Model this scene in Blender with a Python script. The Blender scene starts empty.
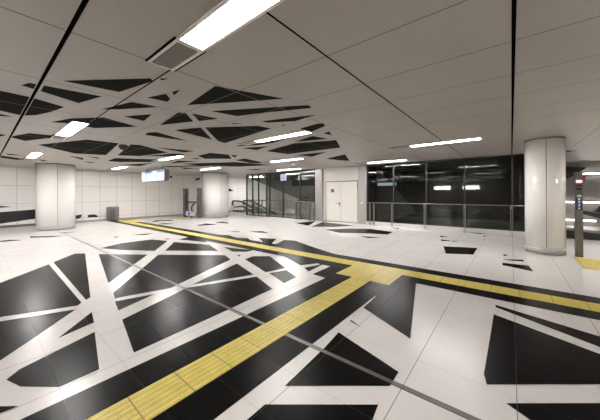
import bpy, bmesh, math, random
from mathutils import Vector, Matrix
random.seed(7)
scene = bpy.context.scene
COL = scene.collection

# ---------------------------------------------------------------- camera
F_PX, H0, TH, ROLL = 260.7, 192.85, math.radians(39.025), math.radians(0.34)
cd = bpy.data.cameras.new('camera')
cd.sensor_fit = 'HORIZONTAL'; cd.sensor_width = 36.0
cd.lens = F_PX / 600 * 36.0
cd.shift_y = -(210 - H0) / 600
cd.clip_start = 0.05; cd.clip_end = 200
cam = bpy.data.objects.new('camera', cd); COL.objects.link(cam)
cam.matrix_world = (Matrix.Translation((0, 0, 1.65)) @ Matrix.Rotation(TH, 4, 'Z')
                    @ Matrix.Rotation(math.pi / 2, 4, 'X') @ Matrix.Rotation(-ROLL, 4, 'Z'))
scene.camera = cam

# ---------------------------------------------------------------- world, exposure
w = bpy.data.worlds.new('world'); scene.world = w; w.use_nodes = True
w.node_tree.nodes['Background'].inputs[0].default_value = (0.9, 0.85, 0.8, 1)
w.node_tree.nodes['Background'].inputs[1].default_value = 0.0
vs = scene.view_settings
vs.view_transform = 'Standard'; vs.look = 'None'; vs.gamma = 1.0; vs.use_curve_mapping = False
vs.exposure = 2.08
LAMP = 17.0          # strength of the ceiling lamps' diffusers
CEIL = 3.06

# ---------------------------------------------------------------- materials
class NT:
    def __init__(s, name):
        s.m = bpy.data.materials.new(name); s.m.use_nodes = True
        s.t = s.m.node_tree; s.b = s.t.nodes['Principled BSDF']
    def n(s, kind, **kw):
        x = s.t.nodes.new(kind)
        for k, v in kw.items(): setattr(x, k, v)
        return x
    def l(s, a, b): s.t.links.new(a, b)
    def math(s, op, a, b=None):
        x = s.n('ShaderNodeMath', operation=op)
        for i, v in enumerate((a, b)):
            if v is None: continue
            if isinstance(v, (int, float)): x.inputs[i].default_value = v
            else: s.l(v, x.inputs[i])
        return x.outputs[0]
    def pos(s):
        g = s.n('ShaderNodeNewGeometry'); sx = s.n('ShaderNodeSeparateXYZ')
        s.l(g.outputs['Position'], sx.inputs[0]); return sx.outputs
    def seam(s, coord, off, period, width):
        a = s.math('DIVIDE', s.math('SUBTRACT', coord, off), period)
        a = s.math('ADD', a, 0.5)
        a = s.math('FLOORED_MODULO', a, 1.0)
        a = s.math('ABSOLUTE', s.math('SUBTRACT', a, 0.5))
        return s.math('LESS_THAN', a, width / 2 / period)
    def mix(s, fac, a, b):
        x = s.n('ShaderNodeMix', data_type='RGBA')
        if isinstance(fac, (int, float)): x.inputs[0].default_value = fac
        else: s.l(fac, x.inputs[0])
        for i, v in ((6, a), (7, b)):
            if isinstance(v, tuple): x.inputs[i].default_value = (*v, 1)
            else: s.l(v, x.inputs[i])
        return x.outputs[2]
    def noise(s, scale, detail=3, lo=0.35, hi=0.65):
        g = s.n('ShaderNodeNewGeometry'); n = s.n('ShaderNodeTexNoise')
        n.inputs['Scale'].default_value = scale; n.inputs['Detail'].default_value = detail
        s.l(g.outputs['Position'], n.inputs['Vector'])
        r = s.n('ShaderNodeMapRange'); r.inputs[1].default_value = lo; r.inputs[2].default_value = hi
        s.l(n.outputs[0], r.inputs[0]); return r.outputs[0]
    def col(s, v):
        if isinstance(v, tuple): s.b.inputs['Base Color'].default_value = (*v, 1)
        else: s.l(v, s.b.inputs['Base Color'])
    def rough(s, v):
        if isinstance(v, (int, float)): s.b.inputs['Roughness'].default_value = v
        else: s.l(v, s.b.inputs['Roughness'])

def simple(name, col, rough=0.5, metal=0.0, nz=None):
    t = NT(name)
    if nz:
        c2 = tuple(c * nz[1] for c in col)
        t.col(t.mix(t.noise(nz[0]), col, c2))
    else: t.col(col)
    t.rough(rough); t.b.inputs['Metallic'].default_value = metal
    return t.m

def emissive(name, col, strength):
    t = NT(name); t.col((0.8, 0.8, 0.8) if strength > 2 else (0.03, 0.03, 0.03))
    t.b.inputs['Emission Color'].default_value = (*col, 1)
    t.b.inputs['Emission Strength'].default_value = strength
    return t.m

M = {}
t = NT('white_terrazzo')
c = t.mix(t.noise(1.6, 1, 0.3, 0.7), (0.635, 0.608, 0.588), (0.675, 0.648, 0.628))
p = t.pos()
sm = t.math('MAXIMUM', t.seam(p[0], 0.027, 0.7525, 0.006), t.math('MULTIPLY', t.seam(p[1], 2.2530, 0.4565, 0.004), 0.5))
t.col(t.mix(t.math('MULTIPLY', sm, 0.9), c, (0.15, 0.13, 0.12)))
t.rough(0.26); t.b.inputs['Specular IOR Level'].default_value = 0.28; M['floor_white'] = t.m

t = NT('black_granite')
c = t.mix(t.noise(0.7, 1, 0.3, 0.7), (0.0045, 0.0042, 0.004), (0.006, 0.0055, 0.005))
p = t.pos()
sm = t.math('MAXIMUM', t.seam(p[0], 0.027, 0.7525, 0.007), t.seam(p[1], 2.2530, 0.4565, 0.004))
t.col(t.mix(t.math('MULTIPLY', sm, 0.6), c, (0.06, 0.055, 0.05)))
t.rough(0.27)
t.b.inputs['Specular IOR Level'].default_value = 0.055; M['floor_black'] = t.m

t = NT('ceiling_panel')
c = t.mix(t.noise(0.8, 2), (0.37, 0.343, 0.317), (0.395, 0.368, 0.340))
p = t.pos()
sm = t.math('MAXIMUM', t.seam(p[0], 0.022, 1.4965, 0.018), t.seam(p[1], 0.492, 0.8885, 0.013))
t.col(t.mix(t.math('MULTIPLY', sm, 0.85), c, (0.05, 0.045, 0.04)))
t.rough(0.42); M['ceiling'] = t.m

t = NT('ceiling_mesh_black')
p = t.pos()
sm = t.math('MAXIMUM', t.seam(p[0], 0.022, 1.4965, 0.02), t.seam(p[1], 0.492, 0.8885, 0.016))
t.col(t.mix(t.math('MULTIPLY', sm, 0.5), (0.030, 0.028, 0.026), (0.30, 0.28, 0.26)))
t.rough(0.8); t.b.inputs['Specular IOR Level'].default_value = 0.0; M['ceiling_black'] = t.m

t = NT('white_wall_panel')
p = t.pos()
sm = t.math('MAXIMUM', t.seam(p[1], 3.841, 0.867, 0.022), t.seam(p[2], 1.185, 0.92, 0.018))
t.col(t.mix(t.math('MULTIPLY', sm, 0.6), (0.86, 0.84, 0.815), (0.30, 0.27, 0.25)))
t.rough(0.22); M['wall_panel'] = t.m

def ribbed_yellow(name, axis, off):
    t = NT(name); p = t.pos()
    c = t.mix(t.noise(9, 4), (0.72, 0.58, 0.14), (0.62, 0.50, 0.11))
    c = t.mix(t.math('MULTIPLY', t.noise(60, 2, 0.55, 0.7), 0.4), c, (0.36, 0.28, 0.07))
    sm = t.seam(p[axis], off, 0.3745, 0.009)
    gap = t.seam(p[1 - axis], (5.31 if axis == 0 else -2.42), 0.37 / 6 if axis == 1 else 0.38 / 6, 0.012)
    c = t.mix(t.math('MULTIPLY', gap, 0.55), c, (0.22, 0.165, 0.03))
    t.col(t.mix(t.math('MULTIPLY', sm, 0.75), c, (0.09, 0.07, 0.02))); t.rough(0.42)
    return t.m
M['yellow_x'] = ribbed_yellow('yellow_tactile_long', 0, 0.1)
M['yellow_y'] = ribbed_yellow('yellow_tactile_branch', 1, 2.25)

M['steel'] = simple('brushed_steel', (0.27, 0.255, 0.24), 0.38, 0.8)
M['steel_dark'] = simple('dark_steel', (0.20, 0.185, 0.17), 0.38, 0.8, (6, 0.8))
M['steel_base'] = simple('steel_skirting', (0.40, 0.385, 0.37), 0.35, 0.4)
M['black_frame'] = simple('black_metal', (0.012, 0.012, 0.012), 0.4)
M['column'] = simple('gloss_white_column', (0.86, 0.84, 0.82), 0.16)
M['door'] = simple('white_door_paint', (0.80, 0.77, 0.73), 0.35)
M['seam'] = simple('dark_seam', (0.12, 0.11, 0.10), 0.6)
M['black_glossy'] = simple('black_wall_inlay', (0.012, 0.012, 0.012), 0.25)
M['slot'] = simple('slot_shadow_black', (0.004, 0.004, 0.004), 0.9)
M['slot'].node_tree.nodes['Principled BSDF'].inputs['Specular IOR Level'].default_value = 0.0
M['kerb'] = simple('white_kerb', (0.66, 0.63, 0.60), 0.25)
M['lamp'] = emissive('lamp_diffuser', (1.0, 0.97, 0.94), LAMP)
M['lamp_far'] = emissive('lamp_diffuser_newer', (1.0, 0.975, 0.955), LAMP * 2.3)  # same fixture, strength raised to brighten far walls and the right side
M['lamp_mid'] = emissive('lamp_diffuser_mid', (1.0, 0.97, 0.94), LAMP * 1.6)
M['lamp_dim'] = emissive('lamp_diffuser_older', (1.0, 0.97, 0.94), LAMP * 0.55)  # same fixture, strength cut so the near floor stays darker
for key in ('lamp', 'lamp_mid', 'lamp_far', 'lamp_dim'):      # prismatic cells of the diffuser
    m_ = M[key]; t = NT('tmp'); bpy.data.materials.remove(t.m)
    t.m, t.t = m_, m_.node_tree; t.b = m_.node_tree.nodes['Principled BSDF']
    base = t.b.inputs['Emission Strength'].default_value
    p = t.pos()
    ln = t.math('MAXIMUM', t.seam(p[0], 0.0, 0.048, 0.013), t.seam(p[1], 1.27, 0.040, 0.010))
    st = t.math('ADD', t.math('MULTIPLY', t.math('SUBTRACT', 1.0, ln), base), 0.22)
    t.l(st, t.b.inputs['Emission Strength'])
M['lamp_frame'] = simple('lamp_frame', (0.75, 0.72, 0.69), 0.35)
M['grille'] = simple('perforated_grille', (0.20, 0.18, 0.165), 0.5, 0.3)
M['grey_wall'] = simple('grey_wall', (0.36, 0.345, 0.32), 0.6)
M['hall_white'] = simple('hall_white_wall', (0.74, 0.72, 0.69), 0.5)
M['dark_wall'] = simple('dark_wall', (0.045, 0.045, 0.04), 0.6)
M['hall_brown'] = simple('hall_brown_wall', (0.24, 0.22, 0.205), 0.6)
M['stair_white'] = simple('stair_wall', (0.55, 0.54, 0.50), 0.5)
M['white'] = simple('white_enamel', (0.78, 0.78, 0.78), 0.35)
M['blue'] = simple('blue_plastic', (0.10, 0.14, 0.42), 0.4)
M['rubber'] = simple('black_rubber', (0.015, 0.015, 0.015), 0.5)
M['screen'] = emissive('screen_white', (0.74, 0.87, 1.0), 0.25)
M['screen_blue'] = emissive('screen_blue', (0.13, 0.19, 0.62), 0.22)
M['screen_grey'] = emissive('screen_grey', (0.5, 0.6, 0.72), 0.22)
M['red_display'] = emissive('red_display', (1.0, 0.30, 0.36), 0.7)
M['red'] = simple('red_plastic', (0.35, 0.02, 0.04), 0.4)
M['button'] = emissive('button_light', (0.8, 0.85, 1.0), 0.15)
M['button_dark'] = simple('button_plate', (0.02, 0.03, 0.06), 0.3)
M['sign_lit'] = emissive('lit_pictogram', (0.80, 0.85, 1.0), 0.19)
M['panel_lit'] = emissive('lit_panel', (1.0, 0.97, 0.88), 7.0)
M['bluish_lit'] = emissive('bluish_lit', (0.72, 0.82, 1.0), 0.5)
M['tube'] = emissive('linear_tube', (1.0, 0.96, 0.9), 3.2)

def glass(name, tint, base, ior=1.5):
    m = bpy.data.materials.new(name); m.use_nodes = True; t = m.node_tree; t.nodes.clear()
    o = t.nodes.new('ShaderNodeOutputMaterial'); mx = t.nodes.new('ShaderNodeMixShader')
    tr = t.nodes.new('ShaderNodeBsdfTransparent'); tr.inputs[0].default_value = (*tint, 1)
    gl = t.nodes.new('ShaderNodeBsdfGlossy'); gl.inputs['Roughness'].default_value = 0.02
    gl.inputs[0].default_value = (0.95, 0.97, 0.95, 1)
    fr = t.nodes.new('ShaderNodeFresnel'); fr.inputs[0].default_value = ior
    ad = t.nodes.new('ShaderNodeMath'); ad.operation = 'ADD'; ad.inputs[1].default_value = base
    # keep the outside index on the inner faces of the pane as well
    ge = t.nodes.new('ShaderNodeNewGeometry'); mr = t.nodes.new('ShaderNodeMapRange')
    mr.inputs[3].default_value = ior; mr.inputs[4].default_value = 1.0 / ior
    t.links.new(ge.outputs['Backfacing'], mr.inputs[0]); t.links.new(mr.outputs[0], fr.inputs[0])
    t.links.new(fr.outputs[0], ad.inputs[0]); t.links.new(ad.outputs[0], mx.inputs[0])
    t.links.new(tr.outputs[0], mx.inputs[1]); t.links.new(gl.outputs[0], mx.inputs[2])
    t.links.new(mx.outputs[0], o.inputs[0]); return m
M['glass_dark'] = glass('dark_tinted_glass', (0.42, 0.43, 0.40), -0.005)
M['glass_mid'] = glass('grey_glass', (0.52, 0.53, 0.50), 0.01)
M['glass'] = glass('clear_glass', (0.80, 0.82, 0.79), 0.02)

# ---------------------------------------------------------------- mesh helpers
def box(bm, x0, x1, y0, y1, z0, z1, mi=0):
    vs_ = [bm.verts.new((x, y, z)) for z in (z0, z1) for y in (y0, y1) for x in (x0, x1)]
    for f in ((0, 2, 3, 1), (4, 5, 7, 6), (0, 1, 5, 4), (2, 6, 7, 3), (0, 4, 6, 2), (1, 3, 7, 5)):
        bm.faces.new([vs_[i] for i in f]).material_index = mi

def prism(bm, pts, axis, a, b, mi=0):
    """polygon pts (2-D) extruded along axis from a to b"""
    def mk(p, h):
        if axis == 'z': return (p[0], p[1], h)
        if axis == 'y': return (p[0], h, p[1])
        return (h, p[0], p[1])
    A = [bm.verts.new(mk(p, a)) for p in pts]; B = [bm.verts.new(mk(p, b)) for p in pts]
    n = len(pts)
    fs = [bm.faces.new(A[::-1]), bm.faces.new(B)]
    for i in range(n): fs.append(bm.faces.new((A[i], A[(i + 1) % n], B[(i + 1) % n], B[i])))
    for f in fs: f.material_index = mi

def lathe(bm, prof, cx=0, cy=0, n=48, mi=0):
    rings = []
    for r, z in prof:
        rings.append([bm.verts.new((cx + r * math.cos(2 * math.pi * i / n), cy + r * math.sin(2 * math.pi * i / n), z)) for i in range(n)])
    for a, b in zip(rings, rings[1:]):
        for i in range(n):
            f = bm.faces.new((a[i], a[(i + 1) % n], b[(i + 1) % n], b[i])); f.smooth = True; f.material_index = mi
    bm.faces.new(rings[0][::-1]).material_index = mi; bm.faces.new(rings[-1]).material_index = mi

def tube(bm, pts, r, n=12, flat=None, mi=0):
    """swept tube; flat=(w,h) gives a flat bar section"""
    pts = [Vector(p) for p in pts]; rings = []
    for i, p in enumerate(pts):
        d = (pts[min(i + 1, len(pts) - 1)] - pts[max(i - 1, 0)]).normalized()
        up = Vector((0, 0, 1)) if abs(d.z) < 0.95 else Vector((0, 1, 0))
        s = d.cross(up).normalized(); u = s.cross(d).normalized()
        if flat:
            w_, h_ = flat
            ring = [p + s * a * w_ / 2 + u * b * h_ / 2 for a, b in ((-1, -1), (1, -1), (1, 1), (-1, 1))]
        else:
            ring = [p + (s * math.cos(2 * math.pi * k / n) + u * math.sin(2 * math.pi * k / n)) * r for k in range(n)]
        rings.append([bm.verts.new(v) for v in ring])
    k = len(rings[0])
    for a, b in zip(rings, rings[1:]):
        for i in range(k):
            f = bm.faces.new((a[i], a[(i + 1) % k], b[(i + 1) % k], b[i])); f.smooth = not flat; f.material_index = mi
    bm.faces.new(rings[0][::-1]).material_index = mi; bm.faces.new(rings[-1]).material_index = mi

def obj(name, bm, mat, parent=None, bevel=0.0, loc=None):
    bmesh.ops.recalc_face_normals(bm, faces=bm.faces[:])
    me = bpy.data.meshes.new(name); bm.to_mesh(me); bm.free()
    for m in (mat if isinstance(mat, (list, tuple)) else [mat]): me.materials.append(M[m])
    o = bpy.data.objects.new(name, me); COL.objects.link(o)
    if loc: o.location = loc
    if parent: o.parent = parent
    if bevel:
        b = o.modifiers.new('bevel', 'BEVEL'); b.width = bevel; b.segments = 2; b.limit_method = 'ANGLE'
    return o

def pbox(name, mat, parent, *dims, bevel=0.0):
    bm = bmesh.new(); box(bm, *dims); return obj(name, bm, mat, parent, bevel)

def struct(o): o['kind'] = 'structure'; return o

def tag(o, label, cat, group=None):
    o['label'] = label; o['category'] = cat
    if group: o['group'] = group
    return o

def thing(name, loc, label, cat, group=None, rz=0):
    o = bpy.data.objects.new(name, None); COL.objects.link(o)
    o.location = loc; o.rotation_euler = (0, 0, rz); o.empty_display_size = 0.2
    return tag(o, label, cat, group)

def copy_tree(o, parent=None):
    c_ = o.copy(); COL.objects.link(c_); c_.parent = parent
    for ch in list(o.children): copy_tree(ch, c_)
    return c_

FLOOR_INLAYS=[
[(-6.87,-0.09),(-7.42,0.25),(-8.48,1.04),(-5.08,0.98),(-4.99,0.92),(-5.35,0.18),(-5.46,-0.07)],
[(-8.64,1.14),(-9.42,1.68),(-9.2,1.86),(-5.23,1.12),(-5.15,1.05)],
[(-5.3,-0.07),(-5.17,0.17),(-4.85,0.87),(-4.37,0.48),(-3.95,0.13),(-3.71,-0.05)],
[(-4.56,0.99),(-4.17,0.93),(-4.04,0.57)],
[(-3.88,0.87),(-3.02,0.71),(-3.01,0.43),(-3.28,0.22),(-3.5,0.15),(-3.61,0.24)],
[(-3.22,0),(-2.99,0.19),(-3,0.1),(-3.02,0)],
[(-3.97,1.18),(-4.41,2.29),(-3.91,3.45),(-3.2,3.18),(-3.12,2.22),(-3.05,1.01)],
[(-4.73,1.31),(-4.56,1.82),(-4.32,1.24)],
[(-5.16,1.41),(-7.42,3.06),(-5.93,4.13),(-5.43,3.94),(-4.63,2.11),(-4.87,1.35)],
[(-4.49,2.41),(-5,3.81),(-4.06,3.5)],
[(-8.8,2.07),(-7.66,2.88),(-5.8,1.51)],
[(-9.7,2.34),(-10.12,2.96),(-10.08,3.93),(-9.31,4.14),(-7.99,3.19),(-8.95,2.62)],
[(-8.9,4.18),(-7.56,4.66),(-6.52,4.32),(-7.78,3.39)],
[(-9.3,4.52),(-9.47,4.97),(-8.44,5.05),(-8,4.86),(-8.29,4.78)],
[(-6.88,4.74),(-6.15,4.9),(-5.79,5.01),(-5.79,4.75),(-6.14,4.51)],
[(-5.24,4.52),(-4.9,4.78),(-3.85,4.23),(-3.98,3.76),(-5.17,4.18)],
[(-3.88,3.76),(-3.73,4.13),(-3.28,3.92),(-3.23,3.51)],
[(-5.69,4.35),(-5.62,4.4),(-5.5,4.25)],
[(-0.19,4.36),(0.69,3.95),(0.92,3.84),(0.84,3.54),(-0.17,2.73),(-0.2,2.87)],
[(-0.19,4.74),(0.77,4.43),(1.04,4.34),(0.95,3.99),(0.54,4.23),(-0.18,4.64)],
[(-0.04,2.58),(0.77,3.23),(0.68,2.87),(0.17,2.46)],
[(-1.59,2.67),(-0.81,2.42),(-0.81,2.2),(-1.51,1.64),(-1.55,2.31)],
[(-1.5,1.4),(-0.81,1.95),(-0.78,1.73),(-1.5,1.16)],
[(-1.65,3.46),(-1.68,3.98),(-2.02,4.61),(-1.7,4.6),(-1.72,5.3),(-1.35,5),(-0.89,3.05)],
[(-1.62,3),(-1.61,3.03),(-1.43,2.93)],
[(-1.61,8.89),(-0.78,9.22),(-0.78,8.17),(-1.37,7.86)],
[(-2.1,10.95),(-1.77,10.78),(-2.03,10.66)],
[(-1.91,10.12),(-1.56,10.05),(-1.83,9.82)],
[(-1.54,10.04),(-1.38,10),(-1.51,9.89)],
[(-0.17,8.03),(0.21,8.29),(0.23,8.08),(-0.03,7.99)],
[(-0.17,7.64),(0.29,7.7),(0.35,7.19),(-0.16,7.39)],
[(-0.18,8.71),(-0.07,8.63),(-0.15,8.48)],
[(-0.85,11.95),(-0.74,11.86),(-0.78,11.61)],
[(-1.46,12.6),(-0.76,12.6),(-0.95,12.28)],  # shadow bar at the foot of the glass, drawn as black inlay
[(-9.18,10.94),(-8.79,12.28),(-7.89,10.38)],
[(-7.55,10.21),(-8.27,12.21),(-7.2,11.99),(-6.14,11.77),(-6.59,10.78)],
[(-6.47,9.8),(-5.76,10.74),(-4.96,11.12),(-3.83,10.85),(-3.76,10.05),(-4.42,9.9),(-5.55,9.32)],
[(-4.45,9.07),(-4.1,9.19),(-3.67,9.16),(-4.04,8.88)],
[(-4.42,12.25),(-3.96,12.28),(-3.96,11.87)],
[(-5.64,5.77),(-6.04,5.92),(-5.92,6.1),(-6.2,6.74),(-5.81,6.87),(-4.33,6.25),(-3.69,6.03),(-3.46,5.66)],
[(-8.77,7.29),(-8.41,7.75),(-7.71,7.51),(-8.21,7.33)],
[(-9.56,6.82),(-9.13,7.1),(-8.89,6.89)],
[(-7.26,6.5),(-6.55,6.73),(-6,5.89),(-6.36,5.94)],
[(-9.24,5.97),(-8.62,6.19),(-7.93,6),(-7.49,6.2),(-6.78,5.83),(-7.58,5.7)],
[(-12.91,8.34),(-13.26,9.11),(-12.29,8.8),(-11.95,8.52)],
[(-12.46,7.07),(-12.67,7.71),(-12.16,7.92),(-12.24,7.44)],
[(-12.63,7.05),(-13.01,7.85),(-12.12,7.95),(-12.28,7.36)],
[(-11.82,3.91),(-11.62,4.54),(-11.4,4.19)],
[(-11.86,3.26),(-11.8,3.44),(-11.56,3.25)],
[(-9.88,4.31),(-9.66,4.42),(-9.65,4.28)],
[(-16,6.15),(-17.19,6.9),(-16.72,7.6),(-16.08,7.55),(-16.37,6.85)],
[(-14.71,6.05),(-15.12,6.43),(-14.72,6.96),(-14.49,6.32)],
[(-14.72,1.27),(-13.74,2.19),(-13.74,1.72),(-14.24,1.23)],
[(-15.17,2.15),(-14.65,2.69),(-14.69,2.31)],
[(-14.14,0.48),(-14.25,0.72),(-13.73,1.01),(-13.79,0.47)],
[(-5.57,5.05),(-4.59,4.99),(-3.73,4.6),(-3.51,5),(-3.41,4.92),(-3.55,4.51),(-3.3,4.34),(-3.37,4.95),(-3.15,4.96),(-3.14,4.26),(-2.76,4.2),(-2.78,4.2),(-2.4,4.2),(-2.4,4.62),(-2.78,4.62),(-2.78,5.31),(-6,5.31)],
]
CEIL_CUTS=[
[(-4.9,0.35),(-4.72,0.41),(-4.7,0.5),(-4.96,0.49)],
[(-4.69,0.54),(-4.58,1.13),(-5.19,0.98),(-4.98,0.54)],
[(-5.37,0.1),(-5.37,0.19),(-5.4,0.48),(-5.6,0.88),(-6.13,0.78),(-6.55,0.65),(-6.78,0.5),(-6.65,0.23),(-6.62,0.12)],
[(-6.91,0.24),(-7.01,0.4),(-7.12,0.25)],
[(-4.32,0.66),(-3.41,1.33),(-3.48,1.38),(-4.2,1.23)],
[(-5.3,1.29),(-4.52,1.48),(-4.5,1.57),(-4.45,1.85),(-5.08,1.47)],
[(-5.46,1.67),(-4.94,1.94),(-5.51,2.02)],
[(-6.98,0.89),(-6.36,1.08),(-5.82,1.45),(-6.09,2.11),(-6.9,1.57),(-6.81,1.15)],
[(-6.79,2.51),(-6.49,2.46),(-6.29,2.57),(-6.74,3.55),(-6.78,3.09)],
[(-4.13,1.56),(-3.78,1.67),(-3.93,1.8),(-4.09,1.83)],
[(-3.64,1.69),(-3.48,1.73),(-3.74,1.77)],
[(-3.33,1.4),(-3.25,1.47),(-3.37,1.44)],
[(-4,2.1),(-3.01,1.96),(-2.63,2.88),(-3.36,2.48)],
[(-3.99,2.51),(-2.64,3.27),(-2.53,3.34),(-2.54,3.45),(-2.59,3.48),(-3.26,3.2),(-3.88,2.98)],
[(-5.6,2.35),(-4.5,2.19),(-4.42,2.29),(-4.82,2.65)],
[(-4.36,2.37),(-4.34,2.51),(-4.29,2.86),(-4.71,2.71)],
[(-5.79,2.74),(-5.15,3),(-6.08,3.86)],
[(-5.07,3.05),(-4.12,3.69),(-4.06,4.02),(-6.23,4.36),(-6.13,4.07)],
[(-4.35,3.21),(-4.18,3.39),(-4.4,3.27)],
[(-3.81,3.5),(-3.02,3.74),(-2.71,3.85),(-3.29,3.92),(-3.77,3.65)],
[(-3.67,3.95),(-3.62,3.99),(-3.73,4.04)],
[(-3.6,4.45),(-3.07,4.35),(-2.96,4.42),(-3.05,4.62),(-3.56,4.84)],
[(-6.43,4.87),(-5.42,4.68),(-5.07,4.98),(-3.98,4.92),(-5.23,5.22),(-5.76,5.17)],
[(-6.53,5.18),(-5.68,5.5),(-6.46,5.74)],
[(-3.46,5.16),(-3.25,5.08),(-3.4,5.45)],
[(-4.62,5.5),(-3.83,5.23),(-3.71,5.77)],
[(-6.38,6.08),(-4.79,5.66),(-3.64,6.04),(-4.14,7.13),(-6.28,7.07)],
[(-6.22,7.45),(-4.91,7.57),(-6.05,8.21)],
[(-5.96,9.08),(-4.74,8.49),(-5.57,10.39),(-5.8,9.94)],
[(-9.12,5.17),(-8.13,5.07),(-7.99,5.73),(-8.86,6.51),(-9.66,5.8)],
[(-8.03,5.86),(-7.89,6.08),(-8.48,6.37)],
[(-10.05,5.37),(-9.65,5.45),(-9.89,5.72)],
[(-9.1,6.86),(-8.4,6.83),(-9.02,8.71),(-9.49,8.01)],
[(-12.15,6),(-9.68,7.3),(-9.35,9.31),(-11.16,8.74),(-12.2,7.05)],
[(-13.92,6.87),(-13.44,7.7),(-14.56,7.48)],
[(-12.22,10),(-11.24,10.38),(-12.2,10.76)],
[(-10.44,1.06),(-8.5,1.77),(-8.48,2.47),(-11.38,2.91),(-11.74,2.11)],
[(-11.16,3.2),(-8.4,2.74),(-8.31,2.96),(-9.14,4.1),(-10.75,3.8)],
[(-13.4,3.48),(-12.07,3.38),(-11.25,4.72),(-12.3,4.95),(-13.42,3.94)],
[(-14.88,4.29),(-12.8,5.02),(-14.62,5.17)],
[(-8.4,3.38),(-8.15,4.53),(-8.69,4.43)],
[(-10.76,3.9),(-9.26,4.29),(-9.04,4.65),(-9.71,4.72)],
[(-12.32,5.62),(-11.05,5.39),(-10.73,6.11)],
[(-14.01,5.93),(-11.8,7.09),(-12.04,7.51),(-14.04,6.4)],
[(-9.23,0.32),(-9.23,0.42),(-9.57,0.36),(-9.64,0.18)],
[(-9.5,0.47),(-8.59,0.74),(-8.48,1.29),(-9.92,0.78)],
[(-13.45,0.56),(-13.62,1.04),(-13.87,0.71)],
[(-14.23,0.49),(-15.11,1.21),(-15.61,0.97),(-15.08,0.52)],
[(-14.64,1.5),(-15.29,1.93),(-15.39,1.7)],
[(-12.48,2.04),(-12.98,2.58),(-13.74,2.73)],
[(-12.24,2.49),(-12.38,2.91),(-12.85,3.09)],
[(-14.15,2.81),(-14.41,3.31),(-14.74,3.17)],
[(1.46,12.79),(1.83,13.11),(1.56,13.31)],
[(1.81,17.5),(2.61,17.4),(2.9,17.8)],
[(2.07,17.8),(3.12,17.8),(2.73,17.8)],
]
# ================================================================ the setting
# floor: slab with an opening for the escalator, black stone inlaid in white terrazzo
bm = bmesh.new()
X0, X1, Y0, Y1 = -19.6, 9.0, -14.0, 20.0
EX0, EX1, EY0, EY1 = -18.45, -11.6, 14.3, 15.8       # escalator opening
for r_ in ((X0, X1, Y0, EY0), (X0, EX0, EY0, EY1), (EX1, X1, EY0, EY1), (X0, X1, EY1, Y1)):
    box(bm, *r_, -0.3, 0.0, 0)
def inlay(pts, z=0.003):
    f = bm.faces.new([bm.verts.new((x, y, z)) for x, y in pts])
    f.material_index = 1; f.normal_update()
    if f.normal.z < 0: f.normal_flip()
for pts in FLOOR_INLAYS: inlay(pts)
inlay([(-19.0, 4.98), (6, 4.98), (6, 6.03), (-19.0, 6.03)], 0.0025)
inlay([(-2.80, -2.5), (-1.69, -2.5), (-1.69, 4.7), (-2.80, 4.7)], 0.002)
me = bpy.data.meshes.new('floor'); bm.to_mesh(me); bm.free()
for m in ('floor_white', 'floor_black'): me.materials.append(M[m])
o = bpy.data.objects.new('floor', me); COL.objects.link(o); struct(o)

# ceiling: panelled slab, black openings, recessed slots
bm = bmesh.new()
box(bm, X0, X1, Y0, Y1, CEIL, CEIL + 0.25, 0)
for pts in CEIL_CUTS:
    f = bm.faces.new([bm.verts.new((x, y, CEIL - 0.002)) for x, y in pts]); f.material_index = 1
    f.normal_update()
    if f.normal.z > 0: f.normal_flip()
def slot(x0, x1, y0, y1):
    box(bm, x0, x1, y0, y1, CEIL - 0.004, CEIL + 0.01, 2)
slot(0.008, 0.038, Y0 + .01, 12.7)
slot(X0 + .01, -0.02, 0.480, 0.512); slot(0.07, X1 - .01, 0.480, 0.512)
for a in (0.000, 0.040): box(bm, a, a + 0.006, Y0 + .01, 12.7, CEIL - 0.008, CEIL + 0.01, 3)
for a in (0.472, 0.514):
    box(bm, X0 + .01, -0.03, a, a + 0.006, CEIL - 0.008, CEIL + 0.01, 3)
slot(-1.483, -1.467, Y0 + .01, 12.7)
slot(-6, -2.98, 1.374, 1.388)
me = bpy.data.meshes.new('ceiling'); bm.to_mesh(me); bm.free()
for m in ('ceiling', 'ceiling_black', 'slot', 'ceiling'): me.materials.append(M[m])
o = bpy.data.objects.new('ceiling', me); COL.objects.link(o); struct(o)

# walls
wl = bmesh.new(); box(wl, X0 - 0.2, X0, Y0, Y1, 0, CEIL)
o = struct(obj('wall_left', wl, ['wall_panel', 'black_glossy']))
def wall_art(pts, name='inlay'):
    b_ = bmesh.new(); prism(b_, pts, 'x', X0, X0 + 0.012); return obj(name, b_, 'black_glossy', o)
wall_art([(-2.5, 0.80), (0.0, 0.745), (1.9, 0.86), (1.9, 0.36), (0.0, 0.02 + .12), (-2.5, 0.13)])
wall_art([(-2.0, 1.16), (0.3, 1.15), (1.07, 1.03), (0.3, 0.98), (-2.0, 0.93)])
wall_art([(3.5, 0.42), (3.84, 0.46), (3.76, 0.24), (3.5, 0.19)])
wall_art([(4.1, 0.41), (4.4, 0.43), (4.56, 0.34), (4.6, 0.24), (4.1, 0.25)])
wall_art([(8.85, 2.98), (9.12, 2.93), (8.96, 2.76)])
wall_art([(10.92, 2.86), (11.38, 2.93), (11.32, 2.80), (10.85, 2.62), (11.0, 2.78)])
wall_art([(14.0, 2.15), (14.6, 1.86), (14.0, 1.80)])
struct(pbox('baseboard_left', 'steel_dark', None, X0, X0 + 0.03, Y0, 1.95, 0, 0.12))
struct(pbox('baseboard_left', 'steel_base', None, X0, X0 + 0.02, 1.95, Y1, 0, 0.10))
struct(pbox('wall_rear', 'wall_panel', None, X0, X1, Y0 - 0.2, Y0, 0, CEIL))
struct(pbox('wall_right', 'wall_panel', None, X1, X1 + 0.2, Y0, 12.0, 0, CEIL))
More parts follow.
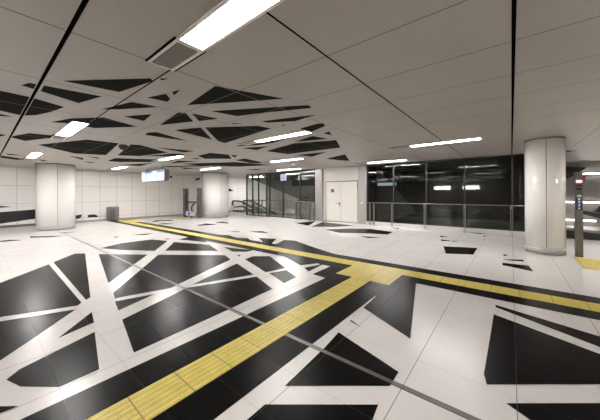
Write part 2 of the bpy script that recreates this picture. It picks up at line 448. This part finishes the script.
struct(pbox('wall_right', 'grey_wall', None, X1, X1 + 0.2, 12.0, Y1, 0, CEIL))
struct(pbox('wall_far', 'hall_white', None, X0, X1, Y1, Y1 + 0.2, -0.3, CEIL))
struct(pbox('wall_core', 'dark_wall', None, -8.6, -5.95, 13.1, Y1, 0, CEIL))
struct(pbox('wall_core', 'dark_wall', None, 1.32, 1.42, 12.95, Y1, 0, CEIL))
# wall around the white double door
bm = bmesh.new()
box(bm, -8.60, -6.27, 12.80, 13.1, 2.30, CEIL)
box(bm, -8.60, -8.44, 12.80, 13.1, 0, 2.30); box(bm, -6.36, -6.27, 12.80, 13.1, 0, 2.30)
struct(obj('wall_door', bm, 'door'))
dr = bmesh.new()
box(dr, -8.44, -8.41, 12.79, 12.95, 0.03, 2.30); box(dr, -6.39, -6.36, 12.79, 12.95, 0.03, 2.30)
box(dr, -8.41, -6.39, 12.79, 12.95, 2.265, 2.30)
d = struct(obj('door_1', dr, 'seam'))
la = pbox('door_leaf', 'door', d, -8.405, -7.415, 12.78, 12.83, 0.035, 2.26, bevel=0.004)
lb = pbox('door_leaf', 'door', d, -7.400, -6.395, 12.78, 12.83, 0.035, 2.26, bevel=0.004)
h = bmesh.new()
tube(h, [(-7.50, 12.775, 1.05), (-7.50, 12.72, 1.05), (-7.52, 12.715, 1.05), (-7.66, 12.715, 1.05)], 0.013)
box(h, -7.53, -7.47, 12.768, 12.782, 0.90, 1.10)
hh = obj('handle', h, 'steel_dark', la); hh['label'] = 'dark lever handle'
for z in (0.25, 1.9):
    hb = bmesh.new(); tube(hb, [(-6.40, 12.772, z), (-6.40, 12.772, z + 0.16)], 0.012); obj('hinge', hb, 'steel', lb)
    hb = bmesh.new(); tube(hb, [(-8.40, 12.772, z), (-8.40, 12.772, z + 0.16)], 0.012); obj('hinge', hb, 'steel', la)
struct(pbox('trim_1', 'steel_dark', None, -8.6, -6.27, 12.74, 12.80, 0, 0.03))
# steel pilasters
for k, (a, b) in enumerate(((-9.10, -8.60), (-6.27, -5.86))):
    o = struct(pbox('trim_%d' % (k + 2), 'steel_base', None, a, b, 12.66, 13.1, 0, CEIL, bevel=0.01))
    o.name = 'trim_%d' % (k + 2)
# dark curtain wall on the right
WY = 12.80
bm = bmesh.new()
mull = [-5.83, -4.47, -2.99, -1.515, 0.03, 1.30]
for x in mull: box(bm, x - 0.03, x + 0.03, WY - 0.03, WY + 0.07, 0.16, CEIL)
box(bm, -5.86, 1.32, WY - 0.03, WY + 0.07, 0.16, 0.20); box(bm, -5.86, 1.32, WY - 0.03, WY + 0.07, CEIL - 0.04, CEIL)
wn = struct(obj('window_1', bm, 'black_frame'))
for a, b in zip(mull, mull[1:]):
    pbox('pane', 'glass_dark', wn, a + 0.03, b - 0.03, WY, WY + 0.012, 0.20, CEIL - 0.04)
struct(pbox('trim_4', 'kerb', None, -5.86, 1.32, 12.68, 12.95, 0, 0.16, bevel=0.01))
# glazed screen on the left
bm = bmesh.new()
mull = [-15.57, -14.90, -14.25, -13.42, -13.10, -11.83, -10.37, -9.13]
for x in mull: box(bm, x - 0.03, x + 0.03, WY - 0.03, WY + 0.07, 0.0, CEIL)
box(bm, -15.6, -9.1, WY - 0.03, WY + 0.07, 0.0, 0.04); box(bm, -15.6, -9.1, WY - 0.03, WY + 0.07, CEIL - 0.05, CEIL)
box(bm, -15.6, -9.1, WY - 0.02, WY + 0.03, 1.14, 1.16)
wn = struct(obj('window_2', bm, 'black_frame'))
for k, (a, b) in enumerate(zip(mull, mull[1:])):
    for z0, z1 in ((0.04, 1.14), (1.16, CEIL - 0.05)):
        pbox('pane', 'glass' if k < 3 else 'glass_mid', wn, a + 0.03, b - 0.03, WY, WY + 0.012, z0, z1)
# sloping soffits of the stairs behind the glass
bm = bmesh.new(); prism(bm, [(-19.3, 3.05), (-12.9, 1.0), (-8.61, 0.8), (-8.61, 3.05)], 'y', 16.3, 16.7)
struct(obj('wall_stair', bm, 'dark_wall'))
bm = bmesh.new(); prism(bm, [(-5.93, 3.05), (-3.85, 0.62), (-5.28, 0.0), (-5.93, 0.0)], 'y', 14.2, 14.4)
struct(obj('wall_stair', bm, 'stair_white'))
struct(pbox('wall_back', 'dark_wall', None, -5.95, 1.32, 18.6, 18.8, 0, CEIL))
# metal expansion joint crossing the floor
bm = bmesh.new()
for k in range(4): box(bm, -19.55, 8.9, 2.232 + k * 0.0125, 2.240 + k * 0.0125, 0.0, 0.004)
box(bm, -19.55, 8.9, 2.228, 2.284, 0.0, 0.0028, 1)
struct(obj('trim_5', bm, ['steel', 'black_frame']))

# ================================================================ columns
def column(cx, cy, r, label, seams):
    t_ = thing('column', (cx, cy, 0), label, 'column', 'round white columns')
    b_ = bmesh.new(); lathe(b_, [(r, 0.17), (r, CEIL - 0.035)], n=96); obj('shaft', b_, 'column', t_)
    b_ = bmesh.new(); lathe(b_, [(r + 0.004, 0.0), (r + 0.004, 0.17)], n=96); obj('base_band', b_, 'steel_base', t_)['label'] = 'brushed steel band'
    b_ = bmesh.new(); lathe(b_, [(r + 0.012, CEIL - 0.035), (r + 0.012, CEIL)], n=96); obj('collar', b_, 'steel_dark', t_)['label'] = 'dark collar ring'
    face = math.atan2(-cy, -cx)
    for s in seams:
        a = face + s; b_ = bmesh.new()
        pts = [(r - 0.005, -0.006), (r + 0.002, -0.006), (r + 0.002, 0.006), (r - 0.005, 0.006)]
        pts = [(p[0] * math.cos(a) - p[1] * math.sin(a), p[0] * math.sin(a) + p[1] * math.cos(a)) for p in pts]
        prism(b_, pts, 'z', 0.17, CEIL - 0.035); obj('panel_joint', b_, 'seam', t_)
    return t_
pi = math.pi
column(-16.82, 2.33, 0.70, 'wide round white column at the far left beside the wall with the long black shape', (0.07, 0.07 + 2 * pi / 3, 0.07 - 2 * pi / 3))
column(-16.13, 10.48, 0.90, 'round white column between the grey gate posts and the escalator', (0.4, 0.4 + 2 * pi / 3, 0.4 - 2 * pi / 3))
column(0.70, 9.70, 0.41, 'slim glossy white column on the right in front of the dark glass', (0.09, 0.09 + 2 * pi / 3, 0.09 - 2 * pi / 3))

# ================================================================ ceiling lamps
def make_lamp(kind):
    """a recessed linear lamp; origin at its left end on the ceiling, runs along +x"""
    t_ = thing('ceiling_light', (0, 0, CEIL), 'lamp', 'ceiling light', 'recessed linear ceiling lights')
    z = -0.012
    b_ = bmesh.new()
    box(b_, -0.66, 1.76, -0.140, -0.110, z, 0.0); box(b_, -0.66, 1.76, 0.110, 0.140, z, 0.0)
    box(b_, -0.66, -0.64, -0.122, 0.122, z, 0.0); box(b_, 1.74, 1.76, -0.122, 0.122, z, 0.0)
    box(b_, -0.06, 0.0, -0.122, 0.122, z, 0.0)
    obj('frame', b_, 'lamp_frame', t_)
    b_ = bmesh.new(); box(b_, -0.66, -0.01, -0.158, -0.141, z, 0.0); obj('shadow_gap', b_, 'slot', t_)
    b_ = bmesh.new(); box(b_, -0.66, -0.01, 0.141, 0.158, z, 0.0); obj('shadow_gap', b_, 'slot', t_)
    b_ = bmesh.new(); box(b_, 0.0, 1.74, -0.110, 0.110, -0.009, -0.001); obj('diffuser', b_, kind, t_)['label'] = 'glowing prismatic diffuser'
    b_ = bmesh.new(); box(b_, -0.64, -0.06, -0.094, 0.094, -0.008, -0.001); obj('vent_grille', b_, 'grille', t_)['label'] = 'dark perforated air grille'
    return t_
rows = [
 (-2.33, 1.27, 'large bright ceiling light at the top of the view, the nearest one'),
 (-8.30, 1.27, 'ceiling light between black ceiling shapes, left of centre, second in the left row'),
 (-14.25, 1.27, 'ceiling light just in front of the far left column'),
 (-5.37, 4.80, 'long ceiling light amid the black shapes in the middle of the ceiling'),
 (-11.38, 4.80, 'ceiling light close above the hanging information screen'),
 (-17.40, 4.80, 'farthest left ceiling light, close to the panelled wall'),
 (-2.37, 8.34, 'ceiling light in front of the dark glass, the nearest to the right column'),
 (-8.40, 8.34, 'ceiling light in front of the glazed screen, nearer than the one over the glass doors'),
 (-14.25, 8.34, 'ceiling light right in front of the column beside the gate posts'),
 (-5.30, 11.72, 'ceiling light close to the dark glass, right of the white double door'),
 (-11.25, 11.72, 'ceiling light right above the glass doors of the glazed screen'),
 (0.60, -2.25, 'ceiling light behind the viewer, right of the slot'),
 (-5.37, -2.25, 'ceiling light behind the viewer, left of the slot'),
 (-11.38, -2.25, 'ceiling light behind the viewer, towards the panelled wall'),
 (3.60, 1.27, 'ceiling light at the viewer\'s right hand'),
 (3.60, 11.7, 'ceiling light beyond the right edge of the view, the farther one'),  # extra unseen lamp off the grid, added to brighten the floor
 (3.60, 8.34, 'ceiling light beyond the right edge of the view'),
 (-2.37, -5.8, 'ceiling light in the second row behind the viewer, left one'),
 (3.60, -5.8, 'ceiling light in the second row behind the viewer, right one'),
 (-8.40, -5.8, 'ceiling light in the second row behind the viewer, farthest left one'),
 (-14.25, -5.8, 'ceiling light in the second row behind the viewer, by the panelled wall'),
 (-5.37, -9.3, 'ceiling light in the third row behind the viewer, left one'),
 (0.60, -9.3, 'ceiling light in the third row behind the viewer, right one'),
 (-18.2, 15.3, 'ceiling light over the escalator behind the middle column'),
 (-13.6, 14.6, 'ceiling light behind the glazed screen'),  # lamp added to lift the dark hall behind the screen
 (-17.0, 18.2, 'ceiling light at the far end of the escalator hall'),  # added as well, to brighten the hall's white walls
 (-17.0, -2.25, 'ceiling light behind the viewer, right beside the panelled wall'),
]
protos = {}
for i, (x, y, lab) in enumerate(rows):
    kind = 'lamp_far' if x < -7 or y > 11 or x > 3 else 'lamp_mid' if y > 8 else 'lamp_dim' if y < 0 and x > -7 else 'lamp'
    if kind in protos: l_ = copy_tree(protos[kind])
    else: l_ = protos[kind] = make_lamp(kind)
    l_.location = (x, y, CEIL); l_['label'] = lab

# ================================================================ tactile paving
def ribs_x(bm, x0, x1, y0, y1, n=6):
    st = (y1 - y0) / n
    for k in range(n):
        yc = y0 + st * (k + 0.5); prism(bm, [(yc - 0.016, 0.006), (yc + 0.016, 0.006), (yc + 0.011, 0.011), (yc - 0.011, 0.011)], 'x', x0 + 0.02, x1 - 0.02)
def domes(bm, x0, x1, y0, y1, st=0.062):
    nx = int((x1 - x0) / st); ny = int((y1 - y0) / st)
    for i in range(nx):
        for j in range(ny):
            cx = x0 + (i + 0.5) * (x1 - x0) / nx; cy = y0 + (j + 0.5) * (y1 - y0) / ny
            a = [bm.verts.new((cx + 0.017 * math.cos(k * pi / 3), cy + 0.017 * math.sin(k * pi / 3), 0.006)) for k in range(6)]
            b = [bm.verts.new((cx + 0.010 * math.cos(k * pi / 3), cy + 0.010 * math.sin(k * pi / 3), 0.010)) for k in range(6)]
            bm.faces.new(b)
            for k in range(6): bm.faces.new((a[k], a[(k + 1) % 6], b[(k + 1) % 6], b[k]))
def strip_x(x0, x1, y0, y1, label, rib=True):
    b_ = bmesh.new(); box(b_, x0, x1, y0, y1, 0.0, 0.006)
    if rib: ribs_x(b_, x0, x1, y0, y1)
    return tag(obj('tactile_strip', b_, 'yellow_x'), label, 'tactile paving', 'yellow tactile paving')
strip_x(-18.9, -2.79, 5.31, 5.69, 'long yellow tactile strip running from the junction to the far left')
strip_x(-1.70, 6.0, 5.31, 5.69, 'yellow tactile strip running from the junction to the right edge')
bm = bmesh.new(); box(bm, -2.42, -2.05, -2.4, 4.59, 0.0, 0.006)
for k in range(6):
    xc = -2.42 + 0.37 / 6 * (k + 0.5)
    for (ya, yb) in ((-2.38, 2.22), (2.29, 4.57)):
        prism(bm, [(xc - 0.016, 0.006), (xc + 0.016, 0.006), (xc + 0.011, 0.011), (xc - 0.011, 0.011)], 'y', ya, yb)
tag(obj('tactile_strip', bm, 'yellow_y'), 'wide ribbed yellow tactile strip coming towards the viewer from the junction', 'tactile paving', 'yellow tactile paving')
bm = bmesh.new(); box(bm, -2.79, -1.70, 4.59, 5.69, 0.0, 0.006); domes(bm, -2.79, -1.70, 4.59, 5.69)
tag(obj('tactile_junction', bm, 'yellow_x'), 'square of dotted yellow tiles where the tactile strips meet', 'tactile paving', 'yellow tactile paving')
bm = bmesh.new(); box(bm, -18.35, -16.95, 5.70, 6.30, 0.0, 0.006); domes(bm, -18.35, -16.95, 5.70, 6.30, 0.1)
tag(obj('tactile_pad', bm, 'yellow_x'), 'yellow tactile pad at the far end of the long strip, near the steel bins', 'tactile paving', 'yellow tactile paving')
bm = bmesh.new(); box(bm, -18.75, -18.4, 5.70, 8.39, 0.0, 0.006)
tag(obj('tactile_strip', bm, 'yellow_y'), 'short far yellow tactile strip along the panelled wall', 'tactile paving', 'yellow tactile paving')
bm = bmesh.new(); box(bm, -19.2, -16.9, 8.40, 9.02, 0.0, 0.006); domes(bm, -19.2, -16.9, 8.40, 9.02, 0.1)
tag(obj('tactile_pad', bm, 'yellow_x'), 'far yellow tactile pad at the foot of the grey gate posts', 'tactile paving', 'yellow tactile paving')
bm = bmesh.new(); box(bm, 1.18, 3.4, 8.15, 9.38, 0.0, 0.006); domes(bm, 1.18, 3.4, 8.15, 9.38, 0.08)
tag(obj('tactile_pad', bm, 'yellow_x'), 'yellow tactile pad in front of the lift call post on the right', 'tactile paving', 'yellow tactile paving')

# ================================================================ railings
def railing(x0, x1, y, z, posts, label, mat='steel'):
    t_ = thing('railing', ((x0 + x1) / 2, y, 0), label, 'railing', 'steel railings')
    ox = -(x0 + x1) / 2
    b_ = bmesh.new(); tube(b_, [(x0 + ox, 0, z), (x1 + ox, 0, z)], 0.021, 14); obj('handrail', b_, mat, t_)
    for x in posts:
        b_ = bmesh.new()
        for s in (-0.024, 0.024): box(b_, x + ox + s - 0.008, x + ox + s + 0.008, -0.03, 0.03, 0.0, z - 0.03)
        box(b_, x + ox - 0.04, x + ox + 0.04, -0.03, 0.03, z - 0.12, z - 0.07)
        box(b_, x + ox - 0.06, x + ox + 0.06, -0.05, 0.05, 0.0, 0.012)
        box(b_, x + ox - 0.012, x + ox + 0.012, -0.012, 0.012, z - 0.12, z - 0.02)
        obj('post', b_, mat, t_)
    return t_
railing(-5.75, 1.15, 12.50, 1.13, (-5.58, -5.36, -4.46, -3.0, -1.48, 0.0, 1.0), 'long steel railing in front of the dark glass wall')
railing(-10.66, -8.95, 12.45, 1.12, (-10.42, -10.12, -9.36, -9.02), 'short steel railing in front of the glazed screen, left of the white door', 'steel_dark')
railing(-14.35, -12.9, 12.45, 1.12, (-14.3, -13.5, -12.95), 'short steel railing at the foot of the escalator', 'steel_dark')

# ================================================================ glass door handles
for x, lab in ((-11.98, 'left'), (-11.62, 'right')):
    t_ = thing('door_pull', (x, 12.70, 0.95), 'dark upright pull handle, %s of the pair under the lift sign' % lab, 'door handle', 'pull handles of the glass doors')
    b_ = bmesh.new(); tube(b_, [(0, -0.03, -0.5), (0, -0.03, 0.35)], 0.028); obj('bar', b_, 'black_frame', t_)
    b_ = bmesh.new(); tube(b_, [(0, -0.03, -0.35), (0, 0.07, -0.35)], 0.012); obj('bracket', b_, 'black_frame', t_)
    b_ = bmesh.new(); tube(b_, [(0, -0.03, 0.2), (0, 0.07, 0.2)], 0.012); obj('bracket', b_, 'black_frame', t_)

# ================================================================ lift pictogram sign
t_ = thing('lift_sign', (-11.62, 12.62, 2.46), 'small square pale blue lift pictogram hanging before the glazed screen', 'sign')
b_ = bmesh.new(); box(b_, -0.24, 0.24, -0.02, 0.02, 0, 0.42); obj('sign_plate', b_, 'sign_lit', t_)
b_ = bmesh.new()
box(b_, -0.16, 0.16, -0.024, -0.02, 0.05, 0.08); box(b_, -0.16, -0.13, -0.024, -0.02, 0.05, 0.28)
box(b_, 0.13, 0.16, -0.024, -0.02, 0.05, 0.28); box(b_, -0.16, 0.16, -0.024, -0.02, 0.25, 0.28)
for x in (-0.075, 0.0, 0.075): box(b_, x - 0.022, x + 0.022, -0.024, -0.02, 0.10, 0.22)
prism(b_, [(-0.09, 0.30), (-0.01, 0.30), (-0.05, 0.37)], 'y', -0.024, -0.02)
prism(b_, [(0.01, 0.37), (0.09, 0.37), (0.05, 0.30)], 'y', -0.024, -0.02)
obj('pictogram', b_, 'screen_blue', t_)
b_ = bmesh.new(); tube(b_, [(0, 0, 0.42), (0, 0, CEIL - 2.46)], 0.01); obj('rod', b_, 'black_frame', t_)

# dark notice plate on the door
t_ = thing('door_notice', (-7.95, 12.775, 1.66), 'small square dark notice on the left leaf of the white door', 'sign')
b_ = bmesh.new(); box(b_, -0.10, 0.10, -0.006, 0.0, 0, 0.20); obj('plate', b_, 'grille', t_)
b_ = bmesh.new()
box(b_, -0.07, 0.07, -0.009, -0.006, 0.14, 0.16); box(b_, -0.05, -0.02, -0.009, -0.006, 0.04, 0.12); box(b_, 0.02, 0.05, -0.009, -0.006, 0.04, 0.12)
obj('symbol', b_, 'black_frame', t_)
# white round button on the pilaster
b_ = bmesh.new(); lathe(b_, [(0.045, 0), (0.045, 0.02), (0.035, 0.03)], n=20)
bmesh.ops.rotate(b_, verts=b_.verts, cent=(0, 0, 0), matrix=Matrix.Rotation(pi / 2, 3, 'X'))
tag(obj('door_button', b_, 'white', loc=(-6.10, 12.66, 1.10)), 'round pale push button on the steel pilaster right of the white door', 'button')

# ================================================================ information display
t_ = thing('information_display', (-15.22, 6.0, 2.31), 'wide lit information screen with blue headings hung from the ceiling', 'information screen')
b_ = bmesh.new(); box(b_, -1.52, 1.46, 0.0, 0.22, 0, 0.60); obj('housing', b_, 'steel_dark', t_, 0.01)
b_ = bmesh.new(); box(b_, -1.46, 1.40, -0.012, 0.0, 0.03, 0.57); sc_ = obj('screen', b_, 'screen', t_)
b_ = bmesh.new(); box(b_, -1.0, -0.1, -0.016, -0.012, 0.47, 0.57); obj('heading_bar', b_, 'screen_blue', sc_); b_ = bmesh.new(); box(b_, 0.55, 1.38, -0.016, -0.012, 0.47, 0.57); obj('heading_bar', b_, 'screen_blue', sc_)
b_ = bmesh.new()
prism(b_, [(-0.92, 0.40), (-0.80, 0.40), (-0.78, 0.24), (-0.84, 0.12), (-0.90, 0.12), (-0.95, 0.26)], 'y', -0.016, -0.012)
obj('screen_symbols', b_, 'screen_grey', sc_); b_ = bmesh.new()
prism(b_, [(0.50, 0.40), (0.60, 0.38), (0.62, 0.28), (0.56, 0.14), (0.46, 0.22)], 'y', -0.016, -0.012)
obj('screen_symbols', b_, 'screen_grey', sc_)
for x in (-1.0, 1.0):
    b_ = bmesh.new(); tube(b_, [(x, 0.11, 0.60), (x, 0.11, CEIL - 2.31)], 0.025); obj('hanger', b_, 'steel_dark', t_)

# camera dome
t_ = thing('dome_camera', (-8.55, 2.60, CEIL), 'small black dome camera under a white mount between black ceiling shapes', 'security camera')
b_ = bmesh.new(); lathe(b_, [(0.11, 0), (0.11, -0.015), (0.105, -0.02)], n=28); obj('mount', b_, 'white', t_)
b_ = bmesh.new(); lathe(b_, [(0.10, -0.02), (0.12, -0.06)] + [(0.12 * math.cos(a), -0.06 - 0.11 * math.sin(a)) for a in [k * pi / 16 for k in range(1, 8)]], n=28); obj('dome', b_, 'rubber', t_)
# smoke detector
b_ = bmesh.new(); lathe(b_, [(0.09, 0), (0.09, -0.03), (0.055, -0.06), (0.05, -0.09)], n=24)
tag(obj('smoke_detector', b_, 'white', loc=(-8.15, 9.55, CEIL)), 'small white smoke detector on the ceiling near the white door', 'smoke detector')

# ================================================================ bins
for k, (x, y, lab) in enumerate(((-19.2, 5.08, 'left half-round steel bin by the panelled wall'), (-19.2, 5.42, 'right half-round steel bin by the panelled wall'))):
    t_ = thing('litter_bin', (x, y, 0), lab, 'litter bin', 'steel litter bins by the panelled wall')
    b_ = bmesh.new(); lathe(b_, [(0.150, 0.03), (0.150, 0.80), (0.154, 0.805), (0.154, 0.84), (0.15, 0.85)], n=32); obj('body', b_, 'steel_base', t_)
    b_ = bmesh.new(); lathe(b_, [(0.14, 0.0), (0.14, 0.03)], n=32); obj('foot_ring', b_, 'rubber', t_)
    b_ = bmesh.new(); lathe(b_, [(0.11, 0.845), (0.11, 0.856)], n=32); obj('opening', b_, 'rubber', t_)

# ================================================================ gate posts
GY = 9.35
t_ = thing('security_gate', (-17.10, GY, 0), 'two tall grey posts joined by a crossbar, standing left of the middle column', 'gate')
for a, b in ((-1.17, -0.85), (0.66, 0.95)):
    b_ = bmesh.new(); box(b_, a, b, -0.12, 0.12, 0.0, 2.0)
    q_ = obj('post', b_, 'steel_dark', t_, 0.01)
    b_ = bmesh.new()
    box(b_, (a + b) / 2 - 0.05, (a + b) / 2 + 0.05, -0.128, -0.12, 1.55, 1.80)
    obj('indicator', b_, 'steel_base', q_)
b_ = bmesh.new(); box(b_, -0.85, 0.66, -0.05, 0.05, 1.00, 1.09); obj('crossbar', b_, 'black_frame', t_)
t_ = thing('wheeled_cart', (-17.25, GY - 0.16, 0), 'small white and blue cart with a dark curved side, between the gate posts', 'cart')
b_ = bmesh.new(); box(b_, -0.35, 0.55, -0.12, 0.12, 0.12, 0.42); obj('tray', b_, 'white', t_, 0.03)
b_ = bmesh.new(); box(b_, -0.60, -0.30, -0.12, 0.12, 0.10, 0.50); obj('side_box', b_, 'blue', t_, 0.03)
b_ = bmesh.new(); box(b_, 0.02, 0.22, -0.125, -0.12, 0.16, 0.38); obj('front_mark', b_, 'blue', t_)
b_ = bmesh.new(); tube(b_, [(0.58, 0, 0.94), (0.36, 0, 0.86), (0.24, 0, 0.66), (0.26, 0, 0.5), (0.40, 0, 0.36)], 0.05); obj('curved_bar', b_, 'rubber', t_)
b_ = bmesh.new(); tube(b_, [(-0.22, 0, 0.42), (-0.22, 0, 0.93)], 0.035); obj('pole', b_, 'steel', t_)
for x in (-0.45, 0.4):
    b_ = bmesh.new(); lathe(b_, [(0.065, -0.03), (0.065, 0.03)], n=16)
    bmesh.ops.rotate(b_, verts=b_.verts, cent=(0, 0, 0), matrix=Matrix.Rotation(pi / 2, 3, 'X'))
    bmesh.ops.translate(b_, verts=b_.verts, vec=(x, -0.08, 0.065)); obj('wheel', b_, 'rubber', t_)

# ================================================================ escalator
t_ = thing('escalator', (-18.4, 15.05, 0), 'descending escalator with black handrails behind the middle column', 'escalator')
def esc(name, mat, pts, y0, y1):
    b_ = bmesh.new(); prism(b_, pts, 'y', y0, y1); return obj(name, b_, mat, t_)
sl = lambda x: -0.338 * x          # slope below the landing at x = 0
for y in (-0.62, 0.58):
    b_ = bmesh.new(); tube(b_, [(-1.12, y + 0.02, 0.55), (-1.2, y + 0.02, 0.75), (-1.1, y + 0.02, 0.93), (-0.9, y + 0.02, 0.97), (0, y + 0.02, 0.95), (0.4, y + 0.02, 0.85), (2.85, y + 0.02, 0.0), (4.0, y + 0.02, -0.4), (4.5, y + 0.02, -0.58)], 0, flat=(0.12, 0.11)); obj('handrail', b_, 'rubber', t_)
    esc('balustrade', 'glass', [(-1.05, 0.15), (-1.05, 0.90), (0, 0.90), (0.4, 0.80), (4.0, -0.42), (4.0, -1.0), (0.4, 0.12)], y, y + 0.03)
    esc('skirt', 'steel_dark', [(-1.1, -0.02), (-1.1, 0.14), (0.2, 0.14), (3.0, -0.9), (3.0, -1.2), (0.2, -0.3)], y - 0.02, y + 0.06)
    esc('inner_deck', 'rubber', [(-1.05, 0.46), (0.2, 0.56), (2.0, -0.05), (2.0, -0.18), (0.2, 0.42), (-1.05, 0.36)], y + 0.06, y + 0.10)
b_ = bmesh.new()
for k in range(9): box(b_, 0.1 + k * 0.4, 0.5 + k * 0.4, -0.45, 0.50, -0.35 - k * 0.15, -0.04 - k * 0.15)
obj('steps', b_, 'steel_dark', t_)
# pit below the escalator
bm = bmesh.new()
box(bm, EX0, EX1, EY0 - .1, EY0, -2.2, -0.3); box(bm, EX0, EX1, EY1, EY1 + .1, -2.2, -0.3); box(bm, EX0, EX1, EY0, EY1, -2.3, -2.2)
box(bm, EX0 - .1, EX0, EY0, EY1, -2.2, -0.3); box(bm, EX1, EX1 + .1, EY0, EY1, -2.2, -0.3)
struct(obj('wall_pit', bm, 'dark_wall'))

# ================================================================ lift call post
t_ = thing('lift_call_post', (1.318, 9.47, 0), 'slim dark steel lift call post with red display and round buttons beside the right column', 'lift call post')
b_ = bmesh.new(); box(b_, -0.070, 0.070, 0.0, 0.12, 0.0, 2.13); obj('post', b_, 'steel_dark', t_, 0.004)
b_ = bmesh.new(); box(b_, -0.05, 0.05, -0.006, 0.0, 1.86, 1.93); obj('floor_display', b_, 'red_display', t_)
b_ = bmesh.new(); box(b_, -0.045, 0.045, -0.005, 0.0, 1.77, 1.81); box(b_, -0.045, 0.045, -0.005, 0.0, 1.68, 1.73); obj('speaker_slot', b_, 'rubber', t_)
b_ = bmesh.new(); box(b_, -0.055, 0.055, -0.005, 0.0, 1.18, 1.48); pl = obj('button_plate', b_, 'button_dark', t_)
for z in (1.22, 1.30, 1.38, 1.45):
    b_ = bmesh.new(); lathe(b_, [(0.022, 0), (0.022, 0.008)], n=14)
    bmesh.ops.rotate(b_, verts=b_.verts, cent=(0, 0, 0), matrix=Matrix.Rotation(pi / 2, 3, 'X'))
    bmesh.ops.translate(b_, verts=b_.verts, vec=(0.0, -0.005, z)); obj('button', b_, 'button', pl)
b_ = bmesh.new(); box(b_, -0.035, 0.035, -0.01, 0.0, 1.515, 1.555); obj('key_switch', b_, 'white', t_)
b_ = bmesh.new(); box(b_, 0.070, 0.110, 0.02, 0.10, 1.90, 2.05); obj('side_beacon', b_, 'red', t_)['label'] = 'small red box'

# ================================================================ beyond the post: second escalator hall
def tube_lamp(x0, x1, y, z, lab):
    t2 = thing('linear_light', ((x0 + x1) / 2, y, z), lab, 'light', 'long linear lights beyond the lift post')
    h = (x1 - x0) / 2
    b_ = bmesh.new(); box(b_, -h, h, -0.03, 0.03, -0.03, 0.03); obj('tube', b_, 'tube', t2)
    b_ = bmesh.new(); box(b_, -h - 0.03, h + 0.03, 0.03, 0.08, -0.05, 0.05); obj('channel', b_, 'steel_dark', t2)
tube_lamp(2.44, 6.0, 17.9, 2.46, 'long linear light beyond the lift post, the topmost of three')
tube_lamp(1.8, 6.0, 17.9, 1.13, 'long linear light beyond the lift post, the middle of three')  # this and the lowest bar stand in for lights mirrored below eye level
tube_lamp(1.8, 3.02, 17.9, 0.27, 'shorter linear light beyond the lift post, the lowest of three')
# black shapes on the wall and ceiling beyond the post
hw = struct(pbox('wall_hall', 'hall_brown', None, 1.42, X1, 18.0, 18.2, 0, CEIL))
for pts in ([(1.5, 2.9), (2.75, 2.75), (2.2, 2.3), (1.5, 2.1)], [(1.5, 2.05), (1.95, 2.0), (1.5, 1.8)], [(3.6, 1.25), (5.5, 2.4), (5.5, 1.25)],
            [(1.5, 1.0), (2.1, 0.75), (1.5, 0.62)]):
    b_ = bmesh.new(); prism(b_, pts, 'y', 17.97, 18.0); obj('inlay', b_, 'black_glossy', hw)
t_ = thing('escalator', (1.6, 13.2, 0), 'dark escalator side seen past the lift post at the right edge', 'escalator')
b_ = bmesh.new(); prism(b_, [(0.25, 1.0), (0.9, 0.85), (4.5, 0.95), (4.5, 0.78), (0.9, 0.66), (0.2, 0.9)], 'y', 0, 0.2); obj('handrail', b_, 'rubber', t_)
b_ = bmesh.new(); prism(b_, [(0.75, 0.9), (1.0, 1.22), (4.5, 1.5), (4.5, 0.95), (0.9, 0.85)], 'y', 0.9, 1.1); obj('balustrade', b_, 'black_frame', t_)
b_ = bmesh.new(); prism(b_, [(-0.1, 0.0), (-0.1, 0.30), (0.8, 0.22), (4.5, 0.42), (4.5, 0.0)], 'y', -0.2, 0.8); obj('truss', b_, 'rubber', t_)
# lit panels on the rear wall (seen reflected in the dark glass)
for a, b, lab in ((-8.28, -6.25, 'left'), (-4.9, -3.1, 'right')):
    t_ = thing('light_box', ((a + b) / 2, -13.95, 1.95), 'low lit panel on the rear wall behind the viewer, the %s one' % lab, 'light box', 'lit panels on the rear wall')
    h = (b - a) / 2
    b_ = bmesh.new(); box(b_, -h, h, 0.0, 0.04, 0, 0.5); obj('panel', b_, 'panel_lit', t_)
    b_ = bmesh.new(); box(b_, -h - 0.04, h + 0.04, -0.05, 0.0, -0.04, 0.54); obj('frame', b_, 'steel_dark', t_)
t_ = thing('lit_sign', (-5.05, 13.6, 2.0), 'narrow bluish lit sign behind the dark glass near the white door', 'sign')
b_ = bmesh.new(); box(b_, -0.55, 0.42, -0.02, 0.0, 0, 0.16); obj('face', b_, 'bluish_lit', t_)
b_ = bmesh.new(); box(b_, -0.60, 0.47, 0.0, 0.06, -0.03, 0.19); tube(b_, [(0, 0.03, 0.19), (0, 0.03, CEIL - 2.0)], 0.012); obj('case', b_, 'steel_dark', t_)
